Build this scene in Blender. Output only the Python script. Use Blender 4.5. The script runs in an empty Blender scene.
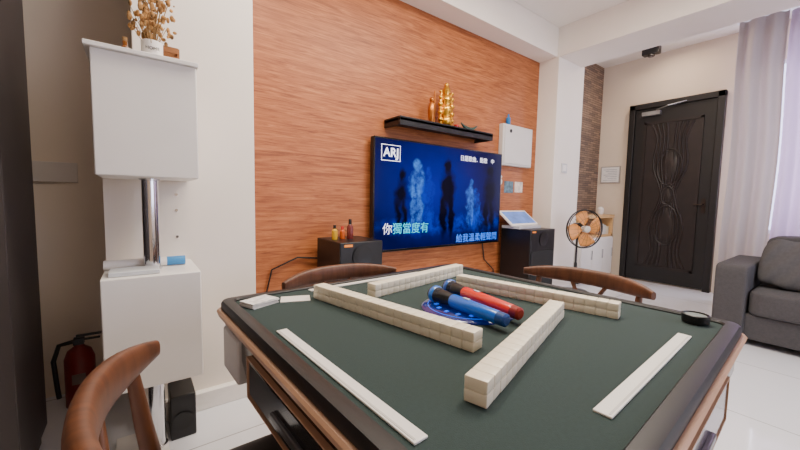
import bpy, bmesh, math, random
from mathutils import Vector, Matrix
random.seed(4)
S=bpy.context.scene
C=S.collection
def lin(c):
    return tuple(((v/255)/12.92 if v/255<=.04045 else ((v/255+.055)/1.055)**2.4) for v in c)+(1,)
MATS={}
def mat(name,col,rough=.5,metal=0,var=.06,scale=12,bump=0,emit=None,es=0,coat=0,trans=0,alpha=1,stretch=(1,1,1),bscale=None):
    if name in MATS: return MATS[name]
    m=bpy.data.materials.new(name); m.use_nodes=True; nt=m.node_tree; n=nt.nodes; b=n['Principled BSDF']
    L=lin(col)
    tc=n.new('ShaderNodeTexCoord'); mp=n.new('ShaderNodeMapping'); mp.inputs['Scale'].default_value=stretch
    nt.links.new(tc.outputs['Object'],mp.inputs['Vector'])
    no=n.new('ShaderNodeTexNoise'); no.inputs['Scale'].default_value=scale; no.inputs['Detail'].default_value=4
    nt.links.new(mp.outputs['Vector'],no.inputs['Vector'])
    cr=n.new('ShaderNodeValToRGB'); e=cr.color_ramp.elements
    e[0].position=.3; e[1].position=.7
    e[0].color=tuple(max(0,x*(1-var)) for x in L[:3])+(1,); e[1].color=tuple(min(1,x*(1+var)) for x in L[:3])+(1,)
    nt.links.new(no.outputs['Fac'],cr.inputs['Fac']); nt.links.new(cr.outputs['Color'],b.inputs['Base Color'])
    b.inputs['Roughness'].default_value=rough; b.inputs['Metallic'].default_value=metal
    b.inputs['Coat Weight'].default_value=coat; b.inputs['Transmission Weight'].default_value=trans; b.inputs['Alpha'].default_value=alpha
    if bump:
        bp=n.new('ShaderNodeBump'); bp.inputs['Strength'].default_value=bump; bp.inputs['Distance'].default_value=.01
        src=no
        if bscale:
            src=n.new('ShaderNodeTexNoise'); src.inputs['Scale'].default_value=bscale; nt.links.new(tc.outputs['Object'],src.inputs['Vector'])
        nt.links.new(src.outputs['Fac'],bp.inputs['Height']); nt.links.new(bp.outputs['Normal'],b.inputs['Normal'])
    if emit: b.inputs['Emission Color'].default_value=lin(emit); b.inputs['Emission Strength'].default_value=es
    MATS[name]=m; return m
def ramp_mat(name,build):
    m=bpy.data.materials.new(name); m.use_nodes=True; build(m.node_tree,m.node_tree.nodes,m.node_tree.nodes['Principled BSDF']); MATS[name]=m; return m

# ---------- mesh helpers
def bx(bm,x0,x1,y0,y1,z0,z1,M=None):
    r=bmesh.ops.create_cube(bm,size=1)['verts']
    for v in r:
        v.co=Vector(((x0+x1)/2+v.co.x*(x1-x0),(y0+y1)/2+v.co.y*(y1-y0),(z0+z1)/2+v.co.z*(z1-z0)))
        if M: v.co=M@v.co
    return r
def frame(d):
    d=d.normalized(); a=Vector((0,0,1)) if abs(d.z)<.95 else Vector((1,0,0))
    s=d.cross(a).normalized(); return s,s.cross(d).normalized()
def tube(bm,pts,rad,seg=12,cap=True,closed=False):
    pts=[Vector(p) for p in pts]; n=len(pts)
    if not hasattr(rad,'__len__'): rad=[rad]*n
    rings=[]; s=None
    for i,p in enumerate(pts):
        if closed: d=pts[(i+1)%n]-pts[i-1]
        else: d=pts[min(i+1,n-1)]-pts[max(i-1,0)]
        d.normalize()
        if s is None: s,t=frame(d)
        else:
            s=(s-d*s.dot(d)).normalized()
        t=d.cross(s)
        rings.append([bm.verts.new(p+(s*math.cos(2*math.pi*k/seg)+t*math.sin(2*math.pi*k/seg))*rad[i]) for k in range(seg)])
    m=n if closed else n-1
    for i in range(m):
        a,b=rings[i],rings[(i+1)%n]
        for k in range(seg): bm.faces.new((a[k],a[(k+1)%seg],b[(k+1)%seg],b[k]))
    if cap and not closed:
        bm.faces.new(rings[0]); bm.faces.new(rings[-1][::-1])
def ribbon(bm,pts,ht,hh,seg=16,p=2.6):
    pts=[Vector(q) for q in pts]; n=len(pts); rings=[]
    for i,q in enumerate(pts):
        d=pts[min(i+1,n-1)]-pts[max(i-1,0)]; d.z=0; d.normalize(); nn=Vector((-d.y,d.x,0)); r=[]
        for k in range(seg):
            a=2*math.pi*k/seg; c,s=math.cos(a),math.sin(a)
            r.append(bm.verts.new(q+nn*(math.copysign(abs(c)**(2/p),c)*ht[i])+Vector((0,0,math.copysign(abs(s)**(2/p),s)*hh[i]))))
        rings.append(r)
    for i in range(n-1):
        for k in range(seg): bm.faces.new((rings[i][k],rings[i][(k+1)%seg],rings[i+1][(k+1)%seg],rings[i+1][k]))
    bm.faces.new(rings[0]); bm.faces.new(rings[-1][::-1])
def lathe(bm,prof,seg=32,M=None):
    rings=[]
    for r,z in prof:
        rings.append([bm.verts.new((r*math.cos(2*math.pi*k/seg),r*math.sin(2*math.pi*k/seg),z)) for k in range(seg)])
    for i in range(len(rings)-1):
        for k in range(seg): bm.faces.new((rings[i][k],rings[i][(k+1)%seg],rings[i+1][(k+1)%seg],rings[i+1][k]))
    bm.faces.new(rings[0][::-1]); bm.faces.new(rings[-1])
    if M:
        for R in rings:
            for v in R: v.co=M@v.co
def sph(bm,c,r,sc=(1,1,1),seg=16):
    v=bmesh.ops.create_uvsphere(bm,u_segments=seg,v_segments=seg//2+2,radius=r)['verts']
    for q in v: q.co=Vector((q.co.x*sc[0]+c[0],q.co.y*sc[1]+c[1],q.co.z*sc[2]+c[2]))
def rrect(h,w,r,n=8):
    o=[]
    for cx,cy,a0 in ((h-r,w-r,0),(-h+r,w-r,90),(-h+r,-w+r,180),(h-r,-w+r,270)):
        for k in range(n+1):
            a=math.radians(a0+90*k/n); o.append((cx+r*math.cos(a),cy+r*math.sin(a)))
    return o
def loft(bm,loops,caps=True):
    R=[[bm.verts.new(p) for p in l] for l in loops]; n=len(R[0])
    for i in range(len(R)-1):
        for k in range(n): bm.faces.new((R[i][k],R[i][(k+1)%n],R[i+1][(k+1)%n],R[i+1][k]))
    if caps: bm.faces.new(R[0][::-1]); bm.faces.new(R[-1])
    return R
def cushion(bm,x0,x1,y0,y1,z0,z1,pw=4,n=14,M=None):
    dx,dy,dz=(x1-x0)/2,(y1-y0)/2,(z1-z0)/2; new=[]
    for ax in range(3):
        for s in (-1,1):
            g=[]
            for i in range(n+1):
                row=[]
                for j in range(n+1):
                    a=math.sin((i/n-.5)*math.pi); b=math.sin((j/n-.5)*math.pi)
                    p=[0,0,0]; p[ax]=s; p[(ax+1)%3]=a; p[(ax+2)%3]=b
                    k=sum(abs(q)**pw for q in p)**(1/pw)
                    v=Vector(((x0+x1)/2+p[0]/k*dx,(y0+y1)/2+p[1]/k*dy,(z0+z1)/2+p[2]/k*dz))
                    if M: v=M@v
                    row.append(bm.verts.new(v))
                g.append(row); new+=row
            for i in range(n):
                for j in range(n): bm.faces.new((g[i][j],g[i+1][j],g[i+1][j+1],g[i][j+1]))
    bmesh.ops.remove_doubles(bm,verts=new,dist=1e-5)
def obj(name,bm,m,parent=None,loc=(0,0,0),rot=(0,0,0),bevel=0,smooth=True,bseg=3):
    bmesh.ops.recalc_face_normals(bm,faces=bm.faces)
    me=bpy.data.meshes.new(name); bm.to_mesh(me); bm.free()
    o=bpy.data.objects.new(name,me); C.objects.link(o)
    for k in (m if isinstance(m,(list,tuple)) else [m]): me.materials.append(k)
    o.location=loc; o.rotation_euler=rot
    if parent: o.parent=parent
    if bevel:
        b=o.modifiers.new('bev','BEVEL'); b.width=bevel; b.segments=bseg; b.limit_method='ANGLE'; b.angle_limit=math.radians(50)
    if smooth:
        for p in me.polygons: p.use_smooth=True
        try: me.set_sharp_from_angle(angle=math.radians(38))
        except Exception: pass
    return o
def box(name,dims,m,parent=None,bevel=0,**k):
    bm=bmesh.new(); bx(bm,*dims); return obj(name,bm,m,parent,bevel=bevel,**k)
def info(o,label,cat,group=None):
    o['label']=label; o['category']=cat
    if group: o['group']=group
    return o
def empty(name,label,cat,loc=(0,0,0),rz=0,group=None):
    e=bpy.data.objects.new(name,None); C.objects.link(e); e.location=loc; e.rotation_euler=(0,0,rz); e.empty_display_size=.05
    return info(e,label,cat,group)
def struct(o): o['kind']='structure'; return o
def text(name,s,size,m,parent,loc,rot,ext=.0008,align='CENTER',bold=0):
    cu=bpy.data.curves.new(name,'FONT'); cu.body=s; cu.size=size; cu.extrude=ext; cu.align_x=align; cu.align_y='CENTER'; cu.offset=bold
    t=bpy.data.objects.new(name,cu); C.objects.link(t); bpy.context.view_layer.update()
    dg=bpy.context.evaluated_depsgraph_get(); me=bpy.data.meshes.new_from_object(t.evaluated_get(dg))
    bpy.data.objects.remove(t); o=bpy.data.objects.new(name,me); C.objects.link(o); me.materials.clear(); me.materials.append(m)
    o.location=loc; o.rotation_euler=rot
    if parent: o.parent=parent
    return o

# ---------- materials
wallm=mat('wall_paint',(228,212,193),.7,var=.02,scale=3,bump=.03,bscale=150)
wallw=mat('wall_white',(240,231,220),.65,var=.015,scale=3)
ceilm=mat('ceiling_paint',(240,233,224),.8,var=.01)
black=mat('black_plastic',(16,16,18),.4,var=.1)
blackg=mat('black_gloss',(10,10,12),.15,var=.1,coat=.3)
white=mat('white_lacquer',(241,236,230),.35,var=.01)
chrome=mat('chrome',(220,220,222),.12,1,var=.02)
gold=mat('gold',(225,170,60),.28,1,var=.1)
def f_floor(nt,n,b):
    tc=n.new('ShaderNodeTexCoord'); br=n.new('ShaderNodeTexBrick'); nt.links.new(tc.outputs['Object'],br.inputs['Vector'])
    br.offset=0; br.inputs['Scale'].default_value=1; br.inputs['Brick Width'].default_value=.8; br.inputs['Row Height'].default_value=.8
    br.inputs['Mortar Size'].default_value=.003; br.inputs['Color1'].default_value=lin((230,231,236)); br.inputs['Color2'].default_value=lin((224,226,232)); br.inputs['Mortar'].default_value=lin((160,160,162))
    nt.links.new(br.outputs['Color'],b.inputs['Base Color']); b.inputs['Roughness'].default_value=.07; b.inputs['Specular IOR Level'].default_value=.7
def f_wood(nt,n,b):
    tc=n.new('ShaderNodeTexCoord'); mp=n.new('ShaderNodeMapping'); mp.inputs['Scale'].default_value=(1.2,1,20)
    nt.links.new(tc.outputs['Object'],mp.inputs['Vector'])
    a=n.new('ShaderNodeTexNoise'); a.inputs['Scale'].default_value=2.8; a.inputs['Detail'].default_value=9; a.inputs['Roughness'].default_value=.7; a.inputs['Distortion'].default_value=.9
    nt.links.new(mp.outputs['Vector'],a.inputs['Vector'])
    cr=n.new('ShaderNodeValToRGB'); e=cr.color_ramp.elements
    e[0].position=.27; e[0].color=lin((104,52,26)); e[1].position=.78; e[1].color=lin((202,138,86))
    x=e.new(.43); x.color=lin((148,84,46)); x=e.new(.56); x.color=lin((176,106,62))
    nt.links.new(a.outputs['Fac'],cr.inputs['Fac'])
    nt.links.new(cr.outputs['Color'],b.inputs['Base Color']); b.inputs['Roughness'].default_value=.45; b.inputs['Specular IOR Level'].default_value=.35
def f_stone(nt,n,b):
    tc=n.new('ShaderNodeTexCoord'); mp=n.new('ShaderNodeMapping'); mp.inputs['Rotation'].default_value=(math.radians(90),0,0)
    nt.links.new(tc.outputs['Object'],mp.inputs['Vector'])
    br=n.new('ShaderNodeTexBrick'); nt.links.new(mp.outputs['Vector'],br.inputs['Vector']); br.inputs['Scale'].default_value=1
    br.inputs['Brick Width'].default_value=.16; br.inputs['Row Height'].default_value=.03; br.inputs['Mortar Size'].default_value=.003
    br.inputs['Color1'].default_value=lin((148,122,100)); br.inputs['Color2'].default_value=lin((104,86,74)); br.inputs['Mortar'].default_value=lin((70,60,52))
    nt.links.new(br.outputs['Color'],b.inputs['Base Color']); b.inputs['Roughness'].default_value=.85
    bp=n.new('ShaderNodeBump'); nt.links.new(br.outputs['Fac'],bp.inputs['Height']); bp.invert=True; bp.inputs['Strength'].default_value=.5; nt.links.new(bp.outputs['Normal'],b.inputs['Normal'])
floorm=ramp_mat('floor_tile',f_floor); woodm=ramp_mat('wood_panel',f_wood); stonem=ramp_mat('stone_cladding',f_stone)

# ---------- room shell
Z=3.0; WX=5.49; WY=2.44
struct(box('floor',(-1.8,5.6,-2.3,2.55,-.1,0),floorm))
struct(box('ceiling',(-1.8,5.6,-2.3,2.55,Z,Z+.1),ceilm))
struct(box('wall_left',(-1.8,5.6,WY,WY+.1,0,Z),wallm))
struct(box('wall_back',(-1.9,-1.8,-2.3,2.55,0,Z),wallm))
bm=bmesh.new(); bx(bm,-1.8,1.0,-2.4,-2.3,0,Z); bx(bm,4.2,5.6,-2.4,-2.3,0,Z); bx(bm,1.0,4.2,-2.4,-2.3,0,.8); bx(bm,1.0,4.2,-2.4,-2.3,2.4,Z)
struct(obj('wall_right',bm,wallm))
bm=bmesh.new(); bx(bm,WX,WX+.12,.9,2.44,0,Z); bx(bm,WX,WX+.12,-2.3,-.7,0,Z); bx(bm,WX,WX+.12,-.7,.9,0,.75); bx(bm,WX,WX+.12,-.7,.9,2.6,Z)
struct(obj('wall_far',bm,wallm))
struct(box('wall_wood',(.45,3.84,2.42,WY,0,2.68),woodm))
struct(box('wall_stone',(4.43,WX,2.415,WY,0,Z),stonem))
struct(box('wall_pillar',(.0,.49,1.91,WY,0,Z),wallw,bevel=.004))
struct(box('wall_column',(3.84,4.43,2.18,WY,0,Z),wallw,bevel=.004))
struct(box('trim_1',(.49,3.84,2.2,WY,2.68,Z),wallw,bevel=.004))
struct(box('trim_2',(3.84,4.36,-2.3,2.18,2.68,Z),wallw,bevel=.004))
struct(box('baseboard_left',(-.3,0,2.425,WY,0,.08),mat('skirting',(200,196,190),.5)))
struct(box('baseboard_pillar',(.0,.5,1.87,1.91,0,.09),white,bevel=.004))
glass=mat('window_glow',(225,232,250),.2,emit=(205,215,250),es=2.6,var=0)  # panes emit light themselves, standing in for daylight outside
winf=mat('window_frame',(235,235,238),.4)
bm=bmesh.new()
for y in (-.7,.07,.86): bx(bm,WX+.02,WX+.07,y,y+.04,.75,2.6)
bx(bm,WX+.02,WX+.07,-.7,.9,.75,.79); bx(bm,WX+.02,WX+.07,-.7,.9,2.56,2.6)
w=struct(obj('window_1',bm,winf)); box('pane',(WX+.08,WX+.09,-.68,.88,.77,2.58),glass,w)
bm=bmesh.new()
for x in (1.0,2.58,4.16): bx(bm,x,x+.04,-2.38,-2.33,.8,2.4)
bx(bm,1,4.2,-2.38,-2.33,.8,.84); bx(bm,1,4.2,-2.38,-2.33,2.36,2.4)
w=struct(obj('window_2',bm,winf)); box('pane',(1,4.2,-2.395,-2.39,.8,2.4),glass,w)

# ---------- door
dk=mat('door_dark',(16,13,13),.45,var=.15,scale=6)
dk2=mat('door_carved',(28,18,15),.42,var=.35,scale=9,bump=.15)
d=struct(box('door_1',(WX-.05,WX,1.11,1.95,.02,2.3),dk,bevel=.004))
bm=bmesh.new()
for a in ((1.04,1.11,0,2.37),(1.95,2.02,0,2.37),(1.04,2.02,2.3,2.37)): bx(bm,WX-.08,WX,a[0],a[1],a[2],a[3])
obj('door_frame',bm,dk,d,bevel=.006)
bm=bmesh.new()
y0,y1,z0,z1=1.22,1.84,.2,2.12; fx=WX-.052
for a in ((y0,y0+.03,z0,z1),(y1-.03,y1,z0,z1),(y0,y1,z0,z0+.03),(y0,y1,z1-.03,z1)): bx(bm,fx-.014,fx+.01,*a)
bx(bm,fx-.002,fx+.004,y0,y1,z0,z1)
cy=(y0+y1)/2; cz=(z0+z1)/2
for k in range(-4,5):
    if k==0: continue
    pts=[]
    for i in range(41):
        t=i/40; z=z0+.04+t*(z1-z0-.08); s=abs(2*t-1)
        yy=cy+k*.064*(.3+.35*math.sin(math.pi*min(1,s*1.15))**2+.55*s**3)
        pts.append((fx,yy,z))
    tube(bm,pts,.014,8)
for zc,ry,rz in ((cz,.05,.1),(cz+.36,.1,.2),(cz-.38,.1,.22)):
    sph(bm,(fx+.002,cy,zc),1,(.018,ry,rz),20)
    tube(bm,[(fx-.004,cy+ry*1.3*math.cos(a*math.pi/18),zc+rz*1.15*math.sin(a*math.pi/18)) for a in range(36)],.012,8,closed=True)
obj('carved_panel',bm,dk2,d)
bm=bmesh.new(); bx(bm,WX-.06,WX-.05,1.145,1.185,.95,1.12); tube(bm,[(WX-.06,1.165,1.05),(WX-.1,1.165,1.05),(WX-.1,1.25,1.05)],.009)
obj('handle',bm,mat('handle_bronze',(60,50,44),.35,.8),d)
bm=bmesh.new(); bx(bm,WX-.11,WX-.05,1.66,1.86,2.2,2.25); tube(bm,[(WX-.1,1.7,2.26),(WX-.2,1.55,2.27),(WX-.08,1.4,2.32)],.008)
obj('door_closer',bm,mat('grey_metal',(150,150,150),.4,.7),d)
p=empty('notice_frame','white framed paper notice hung beside the entrance door','sign',(WX,2.24,1.455))
box('frame',(-.02,0,-.13,.13,-.12,.12),mat('poster_frame',(170,162,156),.4),p,bevel=.003)
box('paper',(-.022,-.02,-.115,.115,-.105,.105),mat('poster_paper',(236,234,232),.6,var=.05,scale=20),p)
bm=bmesh.new()
for i in range(7): bx(bm,-.0235,-.022,-.09,.09-.03*(i%3),.07-i*.025,.075-i*.025)
obj('printed_lines',bm,mat('ink_grey',(150,150,160),.6),p)
sp=empty('ceiling_spotlight','black surface mounted spotlight near the entrance','lamp',(5.2,1.74,Z))
bm=bmesh.new(); bx(bm,-.05,.05,-.09,.09,-.09,0); obj('base',bm,black,sp,bevel=.006)
bm=bmesh.new(); lathe(bm,[(.03,0),(.04,.01),(.04,.03),(.035,.03)],24,Matrix.Translation((-.0,0,-.115))); obj('lamp_head',bm,mat('lamp_dark',(50,44,40),.4),sp)

# ---------- curtains
def curtain(name,ya,yb,x,m,label):
    e=empty(name,label,'curtain',(x,0,0)); bm=bmesh.new(); n=int((yb-ya)*130); rows=[]
    for j in range(13):
        z=.06+(2.95-.06)*j/12; r=[]
        for i in range(n+1):
            y=ya+(yb-ya)*i/n
            r.append(bm.verts.new((.035*math.sin(y*46+.25*math.sin(z*2))*(1-.15*j/12)+.012*math.sin(y*19+z),y+.01*math.sin(z*3),z)))
        rows.append(r)
    for j in range(12):
        for i in range(n): bm.faces.new((rows[j][i],rows[j][i+1],rows[j+1][i+1],rows[j+1][i]))
    o=obj('fabric',bm,m,e); s=o.modifiers.new('s','SOLIDIFY'); s.thickness=.003
    return e
def f_cur(col,tr):
    def g(nt,n,b):
        b.inputs['Base Color'].default_value=lin(col); b.inputs['Roughness'].default_value=.8
        t=n.new('ShaderNodeBsdfTranslucent'); t.inputs['Color'].default_value=lin(col); mx=n.new('ShaderNodeMixShader'); mx.inputs[0].default_value=tr
        nz=n.new('ShaderNodeTexNoise'); nz.inputs['Scale'].default_value=60; bp=n.new('ShaderNodeBump'); bp.inputs['Strength'].default_value=.1
        nt.links.new(nz.outputs['Fac'],bp.inputs['Height']); nt.links.new(bp.outputs['Normal'],b.inputs['Normal'])
        nt.links.new(b.outputs[0],mx.inputs[1]); nt.links.new(t.outputs[0],mx.inputs[2]); nt.links.new(mx.outputs[0],n['Material Output'].inputs['Surface'])
    return g
curtain('curtain',.56,.91,5.08,ramp_mat('curtain_grey',f_cur((210,201,202),.3)),'silver grey floor length curtain gathered beside the entrance door')
curtain('curtain',-.8,.55,5.14,ramp_mat('curtain_sheer',f_cur((218,205,222),.5)),'pale lavender curtain glowing with daylight over the window')
bm=bmesh.new(); bx(bm,5.04,5.2,-.85,.95,Z-.03,Z); info(obj('curtain_rail',bm,winf),'white ceiling mounted curtain rail','curtain rail')

# ---------- dark cabinet far left
dc=mat('cabinet_dark',(56,50,50),.45,var=.05)
e=empty('tall_cabinet','tall dark grey wardrobe standing against the wall','cabinet',(-.33,1.5,0))
box('body',(-.55,-.02,-.5,.5,0,2.9),dc,e,bevel=.004)
for i,(a,b) in enumerate(((-.498,.09),(.094,.498))):
    box('door',(-.02,0,a,b,.08,2.88),dc,e,bevel=.003)

# ---------- display tower
e=empty('display_stand','white two box display stand joined by chrome poles','shelf',(.04,1.68,0))
box('base',(-.14,.035,-.12,.14,0,.02),white,e,bevel=.003)
box('back_panel',(-.15,.15,.182,.19,.3,1.52),wallw,e)
def bxo(z0,z1):
    o=box('box',(-.15,.15,-.15,.18,z0,z1),white,e,bevel=.004); return o
bxo(1.11,1.52); bxo(.34,.755)
box('top_board',(-.165,.155,-.165,.18,1.52,1.535),white,e,bevel=.002)
for z0,z1 in ((.755,1.11),(.02,.34)):
    bm=bmesh.new(); lathe(bm,[(.034,z0),(.034,z0+.006),(.028,z0+.008),(.028,z1-.008),(.034,z1-.006),(.034,z1)],32); obj('pole',bm,chrome,e)
for z in (.86,.98,1.05):
    bm=bmesh.new(); tube(bm,[(.1,.183,z),(.1,.178,z)],.006,10); obj('screw',bm,chrome,e)
e=empty('rolled_tube','white paper tube with a blue end lying on the lower box','tube',(.03,1.72,.775))
bm=bmesh.new(); tube(bm,[(-.14,0,0),(.06,0,0)],.018,16); obj('body',bm,white,e)
bm=bmesh.new(); tube(bm,[(.06,0,0),(.125,0,0)],.0185,16); obj('cap',bm,mat('sky_blue',(60,140,200),.4),e)
info(box('paper_packet',(-.09,.06,1.56,1.66,.756,.772),mat('paper_grey',(205,208,212),.6),bevel=.003),'flat white paper packet lying on the lower display box','packet')
e=empty('floor_speaker','small black speaker standing on the floor under the display stand','speaker',(.13,1.77,0))
box('body',(-.045,.05,-.07,.09,0,.19),black,e,bevel=.006)
bm=bmesh.new(); lathe(bm,[(.035,0),(.038,.006),(.022,.003)],24,Matrix.Translation((0,-.07,.08))@Matrix.Rotation(math.pi/2,4,'X')); obj('driver',bm,black,e)

# dried flowers on top
e=empty('dried_flower_pot','white labelled pot with pale dried flowers on the display stand','plant',(.06,1.62,1.535))
bm=bmesh.new(); lathe(bm,[(.028,0),(.033,.005),(.034,.07),(.031,.072),(.029,.03)],24); obj('pot',bm,white,e)
text('lettering','HOME',.015,black,e,(0,-.035,.04),(math.pi/2,0,0))
bm=bmesh.new()
for i in range(44):
    a=random.uniform(0,6.28); r=random.uniform(.015,.075); h=random.uniform(.1,.26)
    tube(bm,[(r*.12*math.cos(a),r*.12*math.sin(a),.04),(r*.5*math.cos(a),r*.5*math.sin(a),h*.6),(r*math.cos(a),r*math.sin(a),h)],.0012,5)
obj('stems',bm,mat('stem',(170,135,85),.8),e)['kind']='stuff'
bm=bmesh.new()
for i in range(210):
    a=random.uniform(0,6.28); r=random.uniform(.0,.075); h=random.uniform(.09,.28)
    sph(bm,(r*math.cos(a),r*math.sin(a),h),random.uniform(.003,.008),(1,random.uniform(.5,1),random.uniform(.8,2.2)),8)
obj('flowers',bm,mat('dried_bloom',(176,130,76),.85,var=.75,scale=40),e)['kind']='stuff'
e=empty('wooden_crate','small brown wooden crate ornament beside the flower pot','ornament',(.11,1.74,1.535))
bm=bmesh.new()
for s in (-1,1):
    bx(bm,s*.04-.004,s*.04+.004,-.03,.03,0,.1)
for z in (.01,.045,.08):
    for s in (-1,1): bx(bm,-.04,.04,s*.028-.003,s*.028+.003,z,z+.022)
obj('slats',bm,mat('crate_wood',(150,95,50),.6,var=.2),e)
e=empty('amber_bottle','small amber glass bottle with a cork on the display stand','bottle',(-.02,1.7,1.535))
bm=bmesh.new(); lathe(bm,[(.018,0),(.02,.01),(.02,.05),(.008,.065),(.008,.08)],20); obj('glass',bm,mat('amber',(170,100,30),.1,coat=1),e)
bm=bmesh.new(); lathe(bm,[(.007,.08),(.008,.095)],12); obj('cork',bm,mat('cork',(200,160,110),.8),e)

# plates on walls
info(box('wall_sign',(-.44,-.24,2.43,WY,1.1,1.2),mat('sign_plate',(212,203,195),.5,var=.03),bevel=.003),'pale grey blank plate fixed to the wall','sign')
e=empty('light_switch','white light switch on the column','switch',(4.06,2.18,1.45))
box('plate',(-.06,.06,-.012,0,-.055,.055),mat('switch_plate',(205,203,204),.4),e,bevel=.002)
box('rocker',(-.035,.035,-.016,-.012,-.035,.035),white,e,bevel=.002)

# extinguisher
red=mat('red_paint',(190,28,26),.25,coat=.5)
red2=mat('extinguisher_red_shaded',(118,18,16),.45)  # red darkened to paint in the shadow the extinguisher stands in
e=empty('fire_extinguisher','small red fire extinguisher with black hose on the floor','fire extinguisher',(-.25,2.27,0))
bm=bmesh.new(); lathe(bm,[(.05,0),(.058,.01),(.058,.24),(.045,.28),(.02,.3),(.018,.31)],28); obj('cylinder',bm,red2,e)
bm=bmesh.new(); bx(bm,-.02,.02,-.02,.02,.31,.34); bx(bm,-.01,.09,-.008,.008,.345,.355); bx(bm,-.01,.08,-.008,.008,.325,.333); obj('valve_handle',bm,black,e,bevel=.002)
bm=bmesh.new(); tube(bm,[(-.02,0,.325),(-.07,-.01,.32),(-.09,-.02,.25),(-.08,-.03,.12),(-.075,-.03,.07)],.01,10); obj('hose',bm,black,e)
box('paper_label',(-.025,.025,-.06,-.0575,.13,.18),mat('label_dull',(120,100,92),.7),e)

# ---------- TV
e=empty('television','large flat screen television on the wall playing a karaoke video','television',(2.29,2.34,1.075))
hx,hz=.8,.465
box('body',(-hx,hx,.0,.05,-hz,hz),black,e,bevel=.006)
bm=bmesh.new()
for a in ((-hx,-hx+.012,-hz,hz),(hx-.012,hx,-hz,hz),(-hx,hx,-hz,-hz+.02),(-hx,hx,hz-.012,hz)): bx(bm,a[0],a[1],-.006,0,a[2],a[3])
obj('bezel',bm,blackg,e,bevel=.002)
def f_screen(nt,n,b):
    tc=n.new('ShaderNodeTexCoord'); cur=None
    base=n.new('ShaderNodeRGB'); base.outputs[0].default_value=lin((1,4,66)); cur=base.outputs[0]
    no=n.new('ShaderNodeTexNoise'); no.inputs['Scale'].default_value=9; no.inputs['Detail'].default_value=7; no.inputs['Roughness'].default_value=.7; nt.links.new(tc.outputs['Object'],no.inputs['Vector'])
    nr=n.new('ShaderNodeMapRange'); nr.inputs[1].default_value=.4; nr.inputs[2].default_value=.64; nr.inputs[3].default_value=.05; nt.links.new(no.outputs['Fac'],nr.inputs[0])
    ns=n.new('ShaderNodeTexNoise'); ns.inputs['Scale'].default_value=8; nt.links.new(tc.outputs['Object'],ns.inputs['Vector'])
    sb=n.new('ShaderNodeVectorMath'); sb.operation='SUBTRACT'; nt.links.new(ns.outputs['Color'],sb.inputs[0]); sb.inputs[1].default_value=(.5,.5,.5)
    sc_=n.new('ShaderNodeVectorMath'); sc_.operation='SCALE'; nt.links.new(sb.outputs[0],sc_.inputs[0]); sc_.inputs['Scale'].default_value=.12
    av=n.new('ShaderNodeVectorMath'); nt.links.new(tc.outputs['Object'],av.inputs[0]); nt.links.new(sc_.outputs[0],av.inputs[1]); VEC=av.outputs[0]
    def blob(cx,cz,rx,rz,col,k,noisy=True,mode='ADD'):
        nonlocal cur
        mp=n.new('ShaderNodeMapping'); mp.inputs['Scale'].default_value=(1/rx,0,1/rz); mp.inputs['Location'].default_value=(-cx/rx,0,-cz/rz); nt.links.new(VEC,mp.inputs['Vector'])
        g=n.new('ShaderNodeTexGradient'); g.gradient_type='SPHERICAL'; nt.links.new(mp.outputs['Vector'],g.inputs['Vector'])
        m=n.new('ShaderNodeMath'); m.operation='MULTIPLY'; nt.links.new(g.outputs['Fac'],m.inputs[0]); m.inputs[1].default_value=k
        m.use_clamp=True; o=m.outputs[0]
        if noisy:
            q=n.new('ShaderNodeMath'); q.operation='MULTIPLY'; nt.links.new(o,q.inputs[0]); nt.links.new(nr.outputs[0],q.inputs[1]); o=q.outputs[0]
        mx=n.new('ShaderNodeMixRGB'); mx.blend_type=mode; nt.links.new(o,mx.inputs[0]); nt.links.new(cur,mx.inputs[1]); mx.inputs[2].default_value=lin(col); cur=mx.outputs[0]
    blob(-.15,.08,.8,.55,(2,22,140),1.1,False)
    blob(.45,-.24,.5,.12,(10,60,200),1.4)
    blob(-.3,-.26,.6,.1,(8,50,180),1.3)
    def fig(cx,cz,s,col,noisy,k=3):
        md='MIX'
        blob(cx,cz+.2*s,.045*s,.06*s,col,k,noisy,md)
        blob(cx,cz+.05*s,.09*s,.15*s,col,k,noisy,md)
        blob(cx-.035*s,cz-.14*s,.04*s,.2*s,col,k,noisy,md)
        blob(cx+.035*s,cz-.14*s,.04*s,.2*s,col,k,noisy,md)
    fig(.02,.02,1.35,(0,1,22),False,2.2)
    fig(-.52,-.02,1.0,(0,1,26),False,1.6)
    fig(-.35,.05,1.1,(70,140,245),True)
    fig(-.22,-.0,.95,(12,50,190),True)
    fig(.33,-.03,.8,(60,125,235),True)
    fig(.43,-.06,.65,(20,70,205),True)
    fig(.62,-.0,1.3,(0,2,30),False,1.6)
    b.inputs['Base Color'].default_value=(0,0,0,1); b.inputs['Roughness'].default_value=.2; b.inputs['Specular IOR Level'].default_value=.12
    nt.links.new(cur,b.inputs['Emission Color']); b.inputs['Emission Strength'].default_value=1.15
scr=box('screen',(-hx+.012,hx-.012,-.003,0,-hz+.02,hz-.012),ramp_mat('tv_picture',f_screen),e)
cyan=mat('picture_cyan',(20,200,220),.5,emit=(25,165,205),es=.95,var=0)
blu=mat('picture_blue',(40,110,240),.5,emit=(45,120,250),es=1.1,var=0)
wt=mat('picture_white',(240,240,255),.5,emit=(225,232,255),es=.95,var=0)
R90=(math.pi/2,0,0)
text('lettering','ARJ',.1,wt,scr,(-.635,-.008,.345),R90,bold=.002)
bm=bmesh.new()
for a in ((-.73,-.54,.405,.41),(-.73,-.54,.28,.285),(-.73,-.725,.28,.41),(-.545,-.54,.28,.41)): bx(bm,a[0],a[1],-.006,-.004,a[2],a[3])
obj('logo_outline',bm,wt,scr,smooth=False)
text('lettering','你',.1,wt,scr,(-.66,-.008,-.28),R90)
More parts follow.
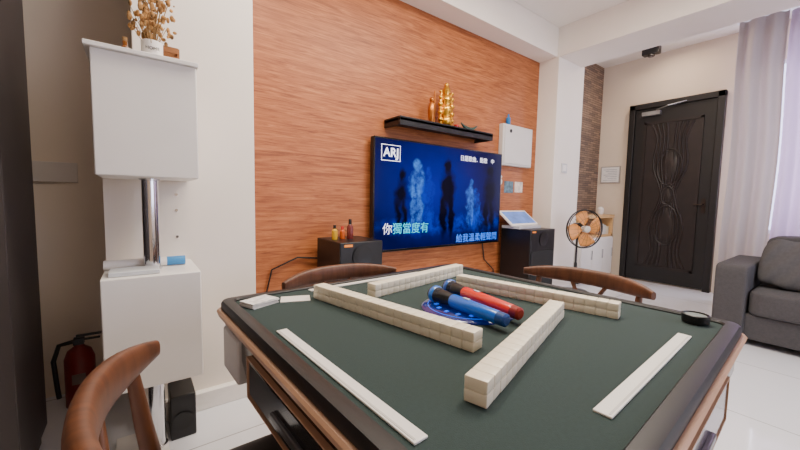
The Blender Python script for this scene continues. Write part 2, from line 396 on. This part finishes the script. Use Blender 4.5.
text('lettering','獨當度有',.1,cyan,scr,(-.41,-.008,-.28),R90)
text('lettering','給我溫柔輕聲問',.088,blu,scr,(.45,-.008,-.4),R90)
text('lettering','日語歌曲．點歌　中',.056,wt,scr,(.42,-.008,.37),R90)
box('wall_bracket',(-.25,.25,.05,.08,-.2,.2),black,e)
# cables
bm=bmesh.new()
tube(bm,[(2.88,2.4,.7),(2.95,2.405,.42),(3.1,2.4,.3),(3.12,2.4,.006)],.006,8)
info(obj('cable',bm,black),'black cable hanging from the television to the floor','cable')
bm=bmesh.new(); tube(bm,[(1.08,2.39,.6),(.9,2.4,.62),(.72,2.4,.55),(.66,2.4,.3),(.66,2.4,0)],.006,8)
info(obj('cable',bm,black),'black cable running down the wood panelled wall','cable')

# shelf
e=empty('wall_shelf','black floating wall shelf above the television','shelf',(2.2,2.42,1.615))
box('board',(-.56,.56,-.22,0,.045,.07),black,e,bevel=.003)
box('front_lip',(-.56,.56,-.22,-.205,.01,.08),black,e,bevel=.003)
for a in (-.56,.545): box('side_panel',(a,a+.015,-.2,0,.01,.08),black,e,bevel=.002)
zt=1.685
e=empty('gold_figurine','chunky gold ornament of stacked ingots on the black shelf','ornament',(2.22,2.3,zt))
bm=bmesh.new(); bx(bm,-.085,.085,-.045,.045,0,.025); obj('base',bm,mat('rosewood',(80,30,20),.4),e,bevel=.004)
bm=bmesh.new(); lathe(bm,[(.045,.025),(.06,.05),(.058,.08),(.04,.1),(.045,.13),(.058,.15),(.055,.18),(.036,.2),(.04,.225),(.052,.245),(.048,.27),(.03,.29),(.034,.31),(.04,.325),(.03,.35),(.012,.37)],14)
sph(bm,(0,0,.375),.022); obj('body',bm,gold,e)
for s in (-1,1):
    bm=bmesh.new()
    tube(bm,[(s*.06,0,.025),(s*.07,0,.1),(s*.066,0,.2),(s*.055,0,.31)],[.018,.015,.016,.01],10)
    for z,r_ in ((.07,.026),(.13,.028),(.2,.027),(.26,.022),(.31,.018)): sph(bm,(s*.068,-.004,z),r_,(1,.9,.8))
    obj('ornament_column',bm,gold,e)
e=empty('gold_figurine','slim gold standing figure on a small round base','ornament',(2.05,2.3,zt))
bm=bmesh.new(); lathe(bm,[(.035,0),(.035,.02),(.018,.025),(.028,.06),(.034,.12),(.028,.18),(.014,.2)],14); sph(bm,(0,0,.22),.022); tube(bm,[(.034,0,.02),(.034,0,.3)],.006,8); obj('body',bm,mat('copper_gold',(180,110,50),.35,.9,var=.2),e)
e=empty('boat_ornament','dark curved boat shaped ornament on the black shelf','ornament',(2.53,2.3,zt))
bm=bmesh.new(); ribbon(bm,[(-.11+.02*i,0,.035+.0014*(i-5.5)**2) for i in range(12)],[.004+.018*math.sin(math.pi*(i+.3)/11.6) for i in range(12)],[.006+.012*math.sin(math.pi*(i+.3)/11.6) for i in range(12)],10); obj('hull',bm,mat('dark_green',(40,70,60),.4,var=.3),e)
for a in (-.05,.035): box('stand',(a,a+.015,-.02,.02,0,.03),MATS['rosewood'],e)
e=empty('red_cup','small red lacquered cup on the black shelf','cup',(2.36,2.3,zt))
bm=bmesh.new(); lathe(bm,[(.015,0),(.02,.01),(.024,.05),(.02,.048),(.016,.012)],18); obj('body',bm,red,e)
e=empty('white_adapter','small white plastic box on the black shelf','box',(2.7,2.3,zt)); box('body',(-.05,.05,-.03,.03,0,.03),white,e,bevel=.006)
box('cap',(-.02,.02,-.032,-.03,.008,.022),mat('adapter_blue',(70,110,150),.4),e)

# wall box
e=empty('control_box','white wall mounted metal box with a small emblem','box',(3.4,2.42,1.655))
box('body',(-.27,.27,-.06,0,-.22,.22),mat('box_white',(210,206,202),.4,var=.02),e,bevel=.008)
box('door',(-.25,.25,-.068,-.06,-.2,.2),MATS['box_white'],e,bevel=.003)
bm=bmesh.new(); tube(bm,[(-.15,-.068,.15),(-.15,-.071,.15)],.02,16); obj('emblem',bm,black,e)
e=empty('spray_bottle','small blue plastic bottle standing on the white wall box','bottle',(3.24,2.385,1.875))
bm=bmesh.new(); lathe(bm,[(.02,0),(.024,.008),(.024,.07),(.01,.085),(.01,.11)],18); obj('body',bm,mat('bottle_blue',(30,110,170),.3),e)
info(box('photo_card',(3.26,3.42,2.415,2.42,1.14,1.27),mat('card_teal',(90,120,135),.5,var=.5,scale=25)),'small blue printed card stuck on the wood panel','card')
info(box('photo_card',(3.45,3.6,2.415,2.42,1.15,1.27),mat('card_cream',(220,205,190),.5,var=.25,scale=25)),'small cream printed card stuck on the wood panel','card')
e=empty('doll_ornament','small white wall charm hanging under the wall box','ornament',(3.16,2.4,1.28))
bm=bmesh.new(); sph(bm,(0,0,.03),.02); sph(bm,(0,0,-.02),.034,(1,.4,1.1)); tube(bm,[(0,0,.05),(0,.01,.1)],.002,6); obj('body',bm,white,e)

# floor speakers
grill=mat('speaker_cloth',(24,24,26),.8,bump=.3,scale=200)
def speaker(x0,x1,y0,y1,h,label):
    e=empty('speaker_cabinet',label,'speaker',((x0+x1)/2,(y0+y1)/2,0)); a=(x1-x0)/2; b=(y1-y0)/2
    box('body',(-a,a,-b,b,0,h),black,e,bevel=.008)
    box('grille',(-a+.02,a-.02,-b-.006,-b,.04,h-.22),grill,e,bevel=.002)
    bm=bmesh.new(); lathe(bm,[(.07,0),(.075,.008),(.05,.004),(.02,.002)],28,Matrix.Translation((0,-b,h-.1))@Matrix.Rotation(math.pi/2,4,'X')); obj('tweeter',bm,black,e)
    bm=bmesh.new(); bx(bm,-a+.03,-a+.09,-b-.004,-b,h-.03,h-.015); obj('badge',bm,mat('badge_orange',(220,130,40),.4,emit=(255,140,40),es=.4),e)
speaker(1.03,1.36,2.0,2.36,.76,'black floor standing speaker holding small bottles')
speaker(3.16,3.62,2.0,2.36,.76,'black floor standing speaker holding a karaoke tablet')
def bottle(x,y,h,r,c1,c2,label):
    e=empty('bottle',label,'bottle',(x,y,.76),group='small bottles on the speaker')
    bm=bmesh.new(); lathe(bm,[(r*.9,0),(r,.006),(r,h*.62),(r*.5,h*.74)],18); obj('body',bm,mat('b%s'%str(c1),c1,.35),e)
    bm=bmesh.new(); lathe(bm,[(r*.52,h*.74),(r*.55,h*.76),(r*.5,h)],16); obj('cap',bm,mat('b%s'%str(c2),c2,.35),e)
bottle(1.09,2.2,.1,.02,(215,165,30),(30,30,30),'small yellow bottle with a black cap')
bottle(1.15,2.2,.09,.018,(200,90,30),(200,40,30),'small orange bottle with a red cap')
bottle(1.2,2.18,.14,.022,(110,40,35),(25,25,25),'dark red bottle with a black cap')
e=empty('karaoke_tablet','white framed tablet with a lit blue screen on a stand','tablet',(3.34,2.18,.76))
M=Matrix.Translation((0,0,.03))@Matrix.Rotation(math.radians(-52),4,'X')
bm=bmesh.new(); bx(bm,-.24,.24,-.01,.01,0,.24,M); obj('body',bm,white,e,bevel=.005)
bm=bmesh.new(); bx(bm,-.215,.215,-.013,-.01,.025,.215,M); obj('screen',bm,mat('tablet_screen',(80,115,180),.2,emit=(90,130,210),es=.6,var=.4,scale=8),e)
bm=bmesh.new(); bx(bm,-.2,.2,-.06,.16,0,.03); obj('stand',bm,mat('stand_grey',(190,190,195),.4),e,bevel=.004)

# shoe cabinet
e=empty('shoe_cabinet','white shoe cabinet with a light wood top and shelf','cabinet',(4.97,2.28,0))
wl=mat('light_wood',(214,172,118),.5,var=.1,scale=6,stretch=(1,1,12))
bm=bmesh.new(); bx(bm,-.5,.43,-.15,.13,.04,.58); obj('body',bm,white,e,bevel=.004)
bm=bmesh.new(); bx(bm,-.5,-.47,-.15,.13,.58,.84); bx(bm,.39,.43,-.15,.13,.58,.84); bx(bm,-.5,.43,.11,.13,.58,.84); bx(bm,-.5,.43,-.15,.13,.58,.61); obj('open_shelf',bm,wl,e)
box('top',(-.51,.44,-.16,.13,.84,.885),wl,e,bevel=.003)
for a,b in ((-.49,-.19),(-.18,.12),(.13,.42)):
    dd=box('door',(a,b,-.165,-.15,.06,.57),white,e,bevel=.003); box('handle',(b-.04,b-.025,-.18,-.165,.3,.42),chrome,dd)
for x in (-.45,.38):
    for y in (-.12,.1): box('foot',(x-.02,x+.02,y-.02,y+.02,0,.04),black,e)
for i in range(4):
    info(box('storage_box',(5.02+i*.082,5.095+i*.082,2.16,2.32,.611,.78-.02*i),mat('sb%d'%i,[(190,150,120),(225,220,210),(210,205,195),(225,210,180)][i],.6),bevel=.004),['tan','white','pale grey','cream'][i]+' small carton stored in the shoe cabinet','box','cartons in the shoe cabinet')
e=empty('decor_jar','small white jar on top of the shoe cabinet','jar',(5.25,2.25,.885)); bm=bmesh.new(); lathe(bm,[(.03,0),(.045,.02),(.045,.08),(.025,.1),(.028,.11)],20); obj('body',bm,white,e)

# fan
e=empty('standing_fan','black standing fan with amber blades beside the column','fan',(3.98,1.86,0))
nrm=Vector((-.45,-.89,0)).normalized()
zc=.755
bm=bmesh.new(); lathe(bm,[(.17,0),(.17,.015),(.14,.03),(.03,.045)],36,Matrix.Translation((.05,.1,0))); obj('base',bm,black,e)
bm=bmesh.new(); lathe(bm,[(.016,.04),(.016,.35),(.011,.36),(.011,zc-.06)],16,Matrix.Translation((.05,.1,0))); 
o=obj('pole',bm,black,e); 
FM=Matrix.Translation((0,0,zc))@nrm.to_track_quat('Z','Y').to_matrix().to_4x4()
bm=bmesh.new(); lathe(bm,[(.03,-.17),(.06,-.15),(.065,-.06),(.04,-.03)],24,FM); tube(bm,[(.05,.1,zc-.08),(.05,.1,zc-.04)],.02,10); obj('motor',bm,black,e)
bm=bmesh.new()
R=.215
for rr,zz in ((R,0),(R*.98,.02),(R*.98,-.02)): tube(bm,[FM@Vector((rr*math.cos(a*math.pi/24),rr*math.sin(a*math.pi/24),zz)) for a in range(48)],.005,6,closed=True)
for s in (-1,1):
    for k in range(20):
        a=k*math.pi/10; c,q=math.cos(a),math.sin(a)
        tube(bm,[FM@Vector((r_*c,r_*q,s*z_)) for r_,z_ in ((.04,.055),(.12,.052),(.18,.038),(R,.003))],.0011,5)
    tube(bm,[FM@Vector((.12*math.cos(a*math.pi/18),.12*math.sin(a*math.pi/18),s*.053)) for a in range(36)],.0014,5,closed=True)
obj('grille',bm,black,e)
bl=mat('blade_amber',(222,150,80),.35,var=.08)
for k in range(4):
    bm=bmesh.new(); g=[]
    for i in range(9):
        r_=.03+.17*i/8; hw=.42+.22*math.sin(math.pi*i/8)
        a=k*math.pi/2+.3*i/8
        row=[]
        for j in range(7):
            t=(j/6-.5)*2; aa=a+t*hw
            row.append(bm.verts.new(FM@Vector((r_*math.cos(aa),r_*math.sin(aa),.014*t))))
        g.append(row)
    for i in range(8):
        for j in range(6): bm.faces.new((g[i][j],g[i][j+1],g[i+1][j+1],g[i+1][j]))
    o=obj('blade',bm,bl,e); o.modifiers.new('s','SOLIDIFY').thickness=.002
bm=bmesh.new(); lathe(bm,[(.038,-.01),(.038,.05),(.02,.062)],24,FM); obj('hub',bm,mat('hub_pale',(200,196,190),.4),e)

# ---------- sofa
sf=mat('sofa_fabric',(70,68,70),.9,var=.1,scale=60,bump=.3,bscale=200)
e=empty('sofa','dark grey fabric sofa in front of the curtained window','sofa',(4.05,-.16,0))
box('base',(-.42,.42,-1.0,.66,.05,.24),sf,e,bevel=.01)
for a,b in ((.64,.83),(-1.2,-1.02)):
    bm=bmesh.new(); cushion(bm,-.46,.42,a,b,.04,.6,18,18); obj('arm',bm,sf,e)
bm=bmesh.new(); cushion(bm,.2,.46,-1.02,.64,.05,.8,16,18); obj('backrest',bm,sf,e)
for a,b in ((-.18,.635),(-1.02,-.19)):
    bm=bmesh.new(); cushion(bm,-.45,.25,a,b,.235,.42,12,16); obj('seat_cushion',bm,sf,e)
    bm=bmesh.new(); cushion(bm,.05,.24,a,b,.4,.76,8,16); obj('back_cushion',bm,sf,e)
for x in (-.4,.38):
    for y in (-1.1,.72):
        bm=bmesh.new(); lathe(bm,[(.02,0),(.028,.06)],12,Matrix.Translation((x,y,0))); obj('foot',bm,black,e)
M=Matrix.Translation((3.93,.255,.6))@Matrix.Rotation(math.radians(16),4,'Y')@Matrix.Rotation(math.radians(5),4,'X')
bm=bmesh.new(); cushion(bm,-.07,.07,-.21,.21,-.185,.185,4.5,22,M=M)
for v in bm.verts: v.co+=Vector((.01*math.sin(v.co.y*45+v.co.z*34),0,.006*math.sin(v.co.y*38)))
info(obj('throw_pillow',bm,mat('pillow_fabric',(78,76,78),.9,var=.1,scale=50,bump=.3,bscale=200)),'square grey throw pillow leaning on the sofa','pillow')

# ---------- mahjong table
TC=(.668,.604)
T=Matrix.Translation((TC[0],TC[1],0))@Matrix.Rotation(math.radians(2.9),4,'Z')
tan=mat('tan_trim',(186,146,118),.4,var=.05)
felt=mat('felt_green',(42,58,56),.95,var=.07,scale=150,bump=.15,bscale=600)
e=empty('mahjong_table','square automatic mahjong table with dark green felt top','table',(TC[0],TC[1],0),math.radians(2.9))
H2=.474
def ring(bm,prof,n=8):
    loft(bm,[[(x,y,z) for x,y in rrect(h,h,r,n)] for h,z,r in prof],caps=False)
bm=bmesh.new(); loft(bm,[[(x,y,z) for x,y in rrect(.452,.452,.02)] for z in (.74,.76)]); obj('felt_top',bm,felt,e)
bm=bmesh.new(); ring(bm,[(.443,.745,.02),(.443,.763,.02),(.446,.7665,.022),(.462,.767,.026),(.470,.765,.03),(H2,.758,.032),(H2,.744,.032),(.465,.742,.03),(.443,.745,.02)]); obj('rim',bm,mat('rim_black',(12,12,14),.45,var=.1),e)
bm=bmesh.new(); ring(bm,[(.455,.743,.03),(.480,.743,.036),(.484,.738,.038),(.480,.724,.036),(.455,.72,.03),(.455,.743,.03)]); obj('trim_band',bm,tan,e)
bm=bmesh.new(); loft(bm,[[(x,y,z) for x,y in rrect(h,h,r)] for h,z,r in ((.3,.5,.04),(.4,.53,.04),(.455,.6,.04),(.468,.66,.04),(.468,.722,.04),(.445,.74,.04))]); body=obj('body',bm,blackg,e)
for k in range(4):
    Mk=Matrix.Rotation(k*math.pi/2,4,'Z')
    bm=bmesh.new(); bx(bm,-.476,-.45,-.26,.2,.615,.695,Mk); dr=obj('drawer',bm,blackg,e,bevel=.006)
    bm=bmesh.new()
    for a in ((-.265,.205,.697,.7),(-.265,.205,.608,.611),(-.267,-.264,.608,.7),(.204,.207,.608,.7)): bx(bm,-.478,-.465,a[0],a[1],a[2],a[3],Mk)
    o=obj('drawer_edging',bm,tan,dr)
    bm=bmesh.new(); bx(bm,-.484,-.474,-.1,.05,.64,.655,Mk); obj('handle',bm,mat('handle_dark_metal',(120,120,122),.3,.9),dr,bevel=.003)
bm=bmesh.new(); bx(bm,-.478,-.45,.28,.41,.60,.71); obj('corner_plate',bm,mat('plate_silver',(205,203,203),.35),e,bevel=.006)
bm=bmesh.new(); loft(bm,[[(x,y,z) for x,y in rrect(h,h,.04)] for h,z in ((.12,.05),(.1,.12),(.1,.42),(.3,.5))]); obj('pedestal',bm,black,e)
for k in range(4):
    a=math.pi/4+k*math.pi/2; bm=bmesh.new(); tube(bm,[(.05*math.cos(a),.05*math.sin(a),.06),(.35*math.cos(a),.35*math.sin(a),.03)],[.04,.03],12)
    obj('foot',bm,black,e)
cc=(.035,.015)
bm=bmesh.new(); lathe(bm,[(.125,.755),(.125,.763),(.118,.7675),(.0001,.768)],56,Matrix.Translation((cc[0],cc[1],0))); disc=obj('control_disc',bm,mat('disc_navy',(14,30,92),.15,coat=.6,emit=(8,30,120),es=.3,var=.3,scale=30),e)
bl_=mat('led_blue',(30,90,220),.4,emit=(30,100,245),es=.9,var=0)
bm=bmesh.new(); tube(bm,[(cc[0]+.108*math.cos(a*math.pi/30),cc[1]+.108*math.sin(a*math.pi/30),.768) for a in range(60)],.001,6,closed=True)
for a in range(16):
    x,y=cc[0]+.085*math.cos(a*math.pi/8),cc[1]+.085*math.sin(a*math.pi/8); bx(bm,x-.006,x+.006,y-.004,y+.004,.7675,.7695)
obj('led_lights',bm,bl_,disc)
bm=bmesh.new(); lathe(bm,[(.03,.768),(.03,.773),(.0001,.774)],32,Matrix.Translation((cc[0],cc[1],0))); obj('dice_cover',bm,mat('disc_blue',(40,90,190),.15,emit=(30,80,200),es=.6),disc)

# tiles
tb=.76
bm=bmesh.new(); bx(bm,-.01285,.01285,-.018,.018,0,.0196)
bmesh.ops.bevel(bm,geom=list(bm.edges),offset=.0021,segments=2,affect='EDGES',profile=.5)
tilem=mat('tile_ivory',(243,234,210),.3,var=.02)
def tw(p0,p1,side,nm,n):
    p0=Vector(p0);p1=Vector(p1);dd=p1-p0;dd.normalize();nn=Vector((-dd.y,dd.x))
    mid=(p0+p1)/2+nn*side
    for i in range(n):
        for l in range(2):
            o=base.copy(); C.objects.link(o)
            q=mid+dd*((i-(n-1)/2)*.02590)
            jit=nn*random.uniform(-.0004,.0004)
            o.location=(q.x+jit.x,q.y+jit.y,tb+.0002+l*.0198); o.rotation_euler=(0,0,math.atan2(dd.y,dd.x))
            info(o,'ivory mahjong tile stacked face down in a wall on the felt','mahjong tile',nm)
base=obj('mahjong_tile',bm,tilem)
tw((.395,.94),(.503,.42),.018,'mahjong tiles of the wall by the playing cards',20)
tw((.54,.835),(1.01,.92),.018,'mahjong tiles of the wall nearest the television',18)
tw((.845,.79),(.945,.36),.018,'mahjong tiles of the wall facing the entrance door',18)
tw((.375,.312),(.845,.452),0,'mahjong tiles of the wall opposite the television',19)
bpy.data.objects.remove(base)
rw=mat('ruler_white',(238,236,230),.3,var=.01)
def ruler(u,v,lu,lv,lab):
    e=empty('score_ruler',lab,'ruler',T@Vector((u,v,tb)),math.radians(2.9),'white score rulers on the table')
    bm=bmesh.new(); bx(bm,-lu/2,lu/2,-lv/2,lv/2,0,.004); obj('body',bm,rw,e,bevel=.0015)
    bm=bmesh.new(); 
    if lu>lv: bx(bm,-lu/2+.004,lu/2-.004,-lv/2+.003,-lv/2+.006,.004,.0045)
    else: bx(bm,-lu/2+.003,-lu/2+.006,-lv/2+.004,lv/2-.004,.004,.0045)
    obj('edge_line',bm,mat('ruler_line',(205,203,198),.4),e)
ruler(-.42,-.065,.023,.44,'white plastic score ruler lying along the table edge')
ruler(.04,-.4,.46,.025,'white plastic score ruler lying along the table edge')
ruler(.0,.42,.46,.02,'white plastic score ruler lying along the table edge')
for i in range(5):
    o=info(box('playing_card',(-.04,.04,-.028,.028,0,.0026),mat('card_plain' if i<4 else 'card_top',(228,225,222),.4,var=.3 if i==4 else .03,scale=60),bevel=.0008),'printed playing card in a small stack on the felt','card','stacked playing cards')
    o.location=T@Vector((-.395+random.uniform(-.003,.003),.375,tb+.0028*i)); o.rotation_euler=(0,0,.35+random.uniform(-.08,.08))
o=info(box('white_card',(-.04,.04,-.027,.027,0,.003),rw,bevel=.001),'single white plastic card lying on the felt','card'); o.location=T@Vector((-.3,.362,tb)); o.rotation_euler=(0,0,-.35)
e=empty('round_dish','small round black dish with a grey lining on the table','dish',T@Vector((.4,-.395,tb)))
bm=bmesh.new(); lathe(bm,[(.022,0),(.027,.004),(.028,.022),(.025,.023),(.022,.014)],28); obj('body',bm,black,e)
bm=bmesh.new(); lathe(bm,[(.0215,.012),(.0215,.02),(.0001,.02)],24); obj('lining',bm,mat('dish_grey',(110,120,118),.6),e)
def mic(h,t,c,ring_c,label):
    h=Vector(h);t=Vector(t);L=(t-h).length; q=(t-h).to_track_quat('Z','Y').to_matrix().to_4x4()
    e=empty('microphone',label,'microphone',(h.x,h.y,tb),group='karaoke microphones on the table')
    B=Matrix.Translation((0,0,h.z-tb))@q; K=.86
    P=lambda pr:[(a*K,b) for a,b in pr]
    bm=bmesh.new(); lathe(bm,P([(.0001,-.024),(.014,-.02),(.023,-.01),(.026,.003),(.0255,.012),(.022,.026)]),28,B); obj('grille',bm,mat('mic_grille',(48,50,58),.45,.6,bump=.6,scale=300),e)
    bm=bmesh.new(); lathe(bm,P([(.0255,-.004),(.028,.0),(.028,.008),(.0255,.012)]),28,B); obj('ring',bm,mat('mr'+str(ring_c),ring_c,.3,coat=.5),e)
    bm=bmesh.new(); lathe(bm,P([(.022,.026),(.0225,.034),(.019,.06),(.018,.07)]),28,B); obj('neck',bm,black,e)
    bm=bmesh.new(); lathe(bm,P([(.0185,.07),(.0205,.074),(.0195,L*.7),(.0185,L-.008),(.015,L)]),28,B); obj('handle',bm,mat('mh'+str(c),c,.3,coat=.3),e)
    bm=bmesh.new(); lathe(bm,P([(.018,L-.004),(.0175,L+.016),(.012,L+.02)]),28,B); obj('tail_cap',bm,mat('mt'+str(c),tuple(int(x*.6) for x in c),.4),e)
    bm=bmesh.new(); bx(bm,-.004,.004,.015,.0185,.11,.13,B); obj('switch',bm,mat('sw',(200,200,205),.4),e)
mic((.655,.70,tb+.028),(.645,.475,tb+.026),(24,104,215),(40,120,220),'blue handled karaoke microphone lying on the table centre')
mic((.745,.735,tb+.028),(.712,.485,tb+.026),(236,52,34),(60,110,200),'red handled karaoke microphone lying on the table centre')

# ---------- chairs
cw=mat('chair_walnut',(96,58,36),.45,var=.35,scale=9,stretch=(6,1,1))
cs=mat('chair_seat',(40,34,32),.5,var=.1)
def chair(x,y,rz,label,k_=1.0,dz=0):
    e=empty('dining_chair',label,'chair',(x,y,0),rz,'walnut dining chairs around the mahjong table')
    bm=bmesh.new(); cushion(bm,-.22,.22,-.22,.21,.43,.485,6,10); obj('seat',bm,cs,e)
    bm=bmesh.new(); ribbon(bm,[(-.21,-.2,.425),(.21,-.2,.425)],[.012]*2,[.02]*2); ribbon(bm,[(-.2,.2,.425),(.2,.2,.425)],[.012]*2,[.02]*2)
    for s in (-1,1): ribbon(bm,[(s*.205,-.2,.425),(s*.2,.2,.425)],[.012]*2,[.02]*2)
    obj('seat_frame',bm,cw,e)
    for s in (-1,1):
        bm=bmesh.new(); tube(bm,[(s*.22,-.21,0),(s*.205,-.2,.44)],[.012,.019],14); obj('leg',bm,cw,e)
        bm=bmesh.new(); tube(bm,[(s*.215,.24,0),(s*.2,.2,.3),(s*.2,.2,.45),(s*.205,.225,.6),(s*.205,.24,.705+dz)],[.012,.018,.019,.015,.011],14); obj('leg',bm,cw,e)
    n=25; pts=[];ht=[];hh=[]
    for i in range(n):
        t=-1+2*i/(n-1); pts.append((.262*t,.2+.09*(1-abs(t)**2.2),.728+dz-.006*abs(t)**2)); k=1-abs(t)**3.5
        ht.append(.009+.008*k); hh.append((.017+.023*k)*k_)
    bm=bmesh.new(); ribbon(bm,pts,ht,hh,20,2.8); br=obj('backrest',bm,cw,e)
    for s in (-1,1):
        bm=bmesh.new(); tube(bm,[(s*.012,.205,.47),(s*.015,.24,.56),(s*.03,.27,.63),(s*.07,.28,.70)],[.011,.01,.009,.008],12)
        obj('splat',bm,cw,br)
chair(.69,1.085,0,'walnut dining chair with curved back rail tucked toward the table',.85,-.006)
chair(1.26,.69,-math.pi/2,'walnut dining chair with curved back rail facing away from the entrance',.85)
chair(.222,.61,math.pi/2,'walnut dining chair with curved back rail beside the display stand',1.0,.006)

# ---------- lights
def area(name,loc,rot,sx,sy,e,col):
    l=bpy.data.lights.new(name,'AREA'); l.shape='RECTANGLE'; l.size=sx; l.size_y=sy; l.energy=e; l.color=col
    o=bpy.data.objects.new(name,l); C.objects.link(o); o.location=loc; o.rotation_euler=rot
area('ceiling_light',(2.1,.8,2.97),(0,0,0),1.3,.6,86,(1,.88,.74))
area('ceiling_light',(.7,1.2,2.97),(0,0,0),.8,.4,42,(1,.89,.75))
area('ceiling_light',(4.95,1.5,2.95),(0,0,0),.3,.3,9,(1,.8,.6))
area('window_light',(2.9,-2.25,1.7),(math.radians(90),0,0),2.4,1.5,32,(.84,.88,1))
area('window_light',(5.44,.1,1.7),(0,math.radians(90),0),1.7,1.4,50,(.9,.86,1))
w=bpy.data.worlds.new('World'); S.world=w; w.use_nodes=True; w.node_tree.nodes['Background'].inputs[0].default_value=(.75,.8,.9,1); w.node_tree.nodes['Background'].inputs[1].default_value=.3
# ---------- camera
F,yaw,pi_,ro=348.6,math.radians(53),math.radians(4.29),math.radians(1.11)
f=Vector((math.cos(yaw)*math.cos(pi_),math.sin(yaw)*math.cos(pi_),-math.sin(pi_))); r=Vector((math.sin(yaw),-math.cos(yaw),0)); u=r.cross(f)
r2=math.cos(ro)*r+math.sin(ro)*u; u2=-math.sin(ro)*r+math.cos(ro)*u
cam=bpy.data.cameras.new('camera'); cam.lens=F/800*36; cam.sensor_width=36; cam.clip_start=.02
co=bpy.data.objects.new('camera',cam); C.objects.link(co)
Mx=Matrix(((r2.x,u2.x,-f.x,0),(r2.y,u2.y,-f.y,0),(r2.z,u2.z,-f.z,1.05),(0,0,0,1))); co.matrix_world=Mx
S.camera=co
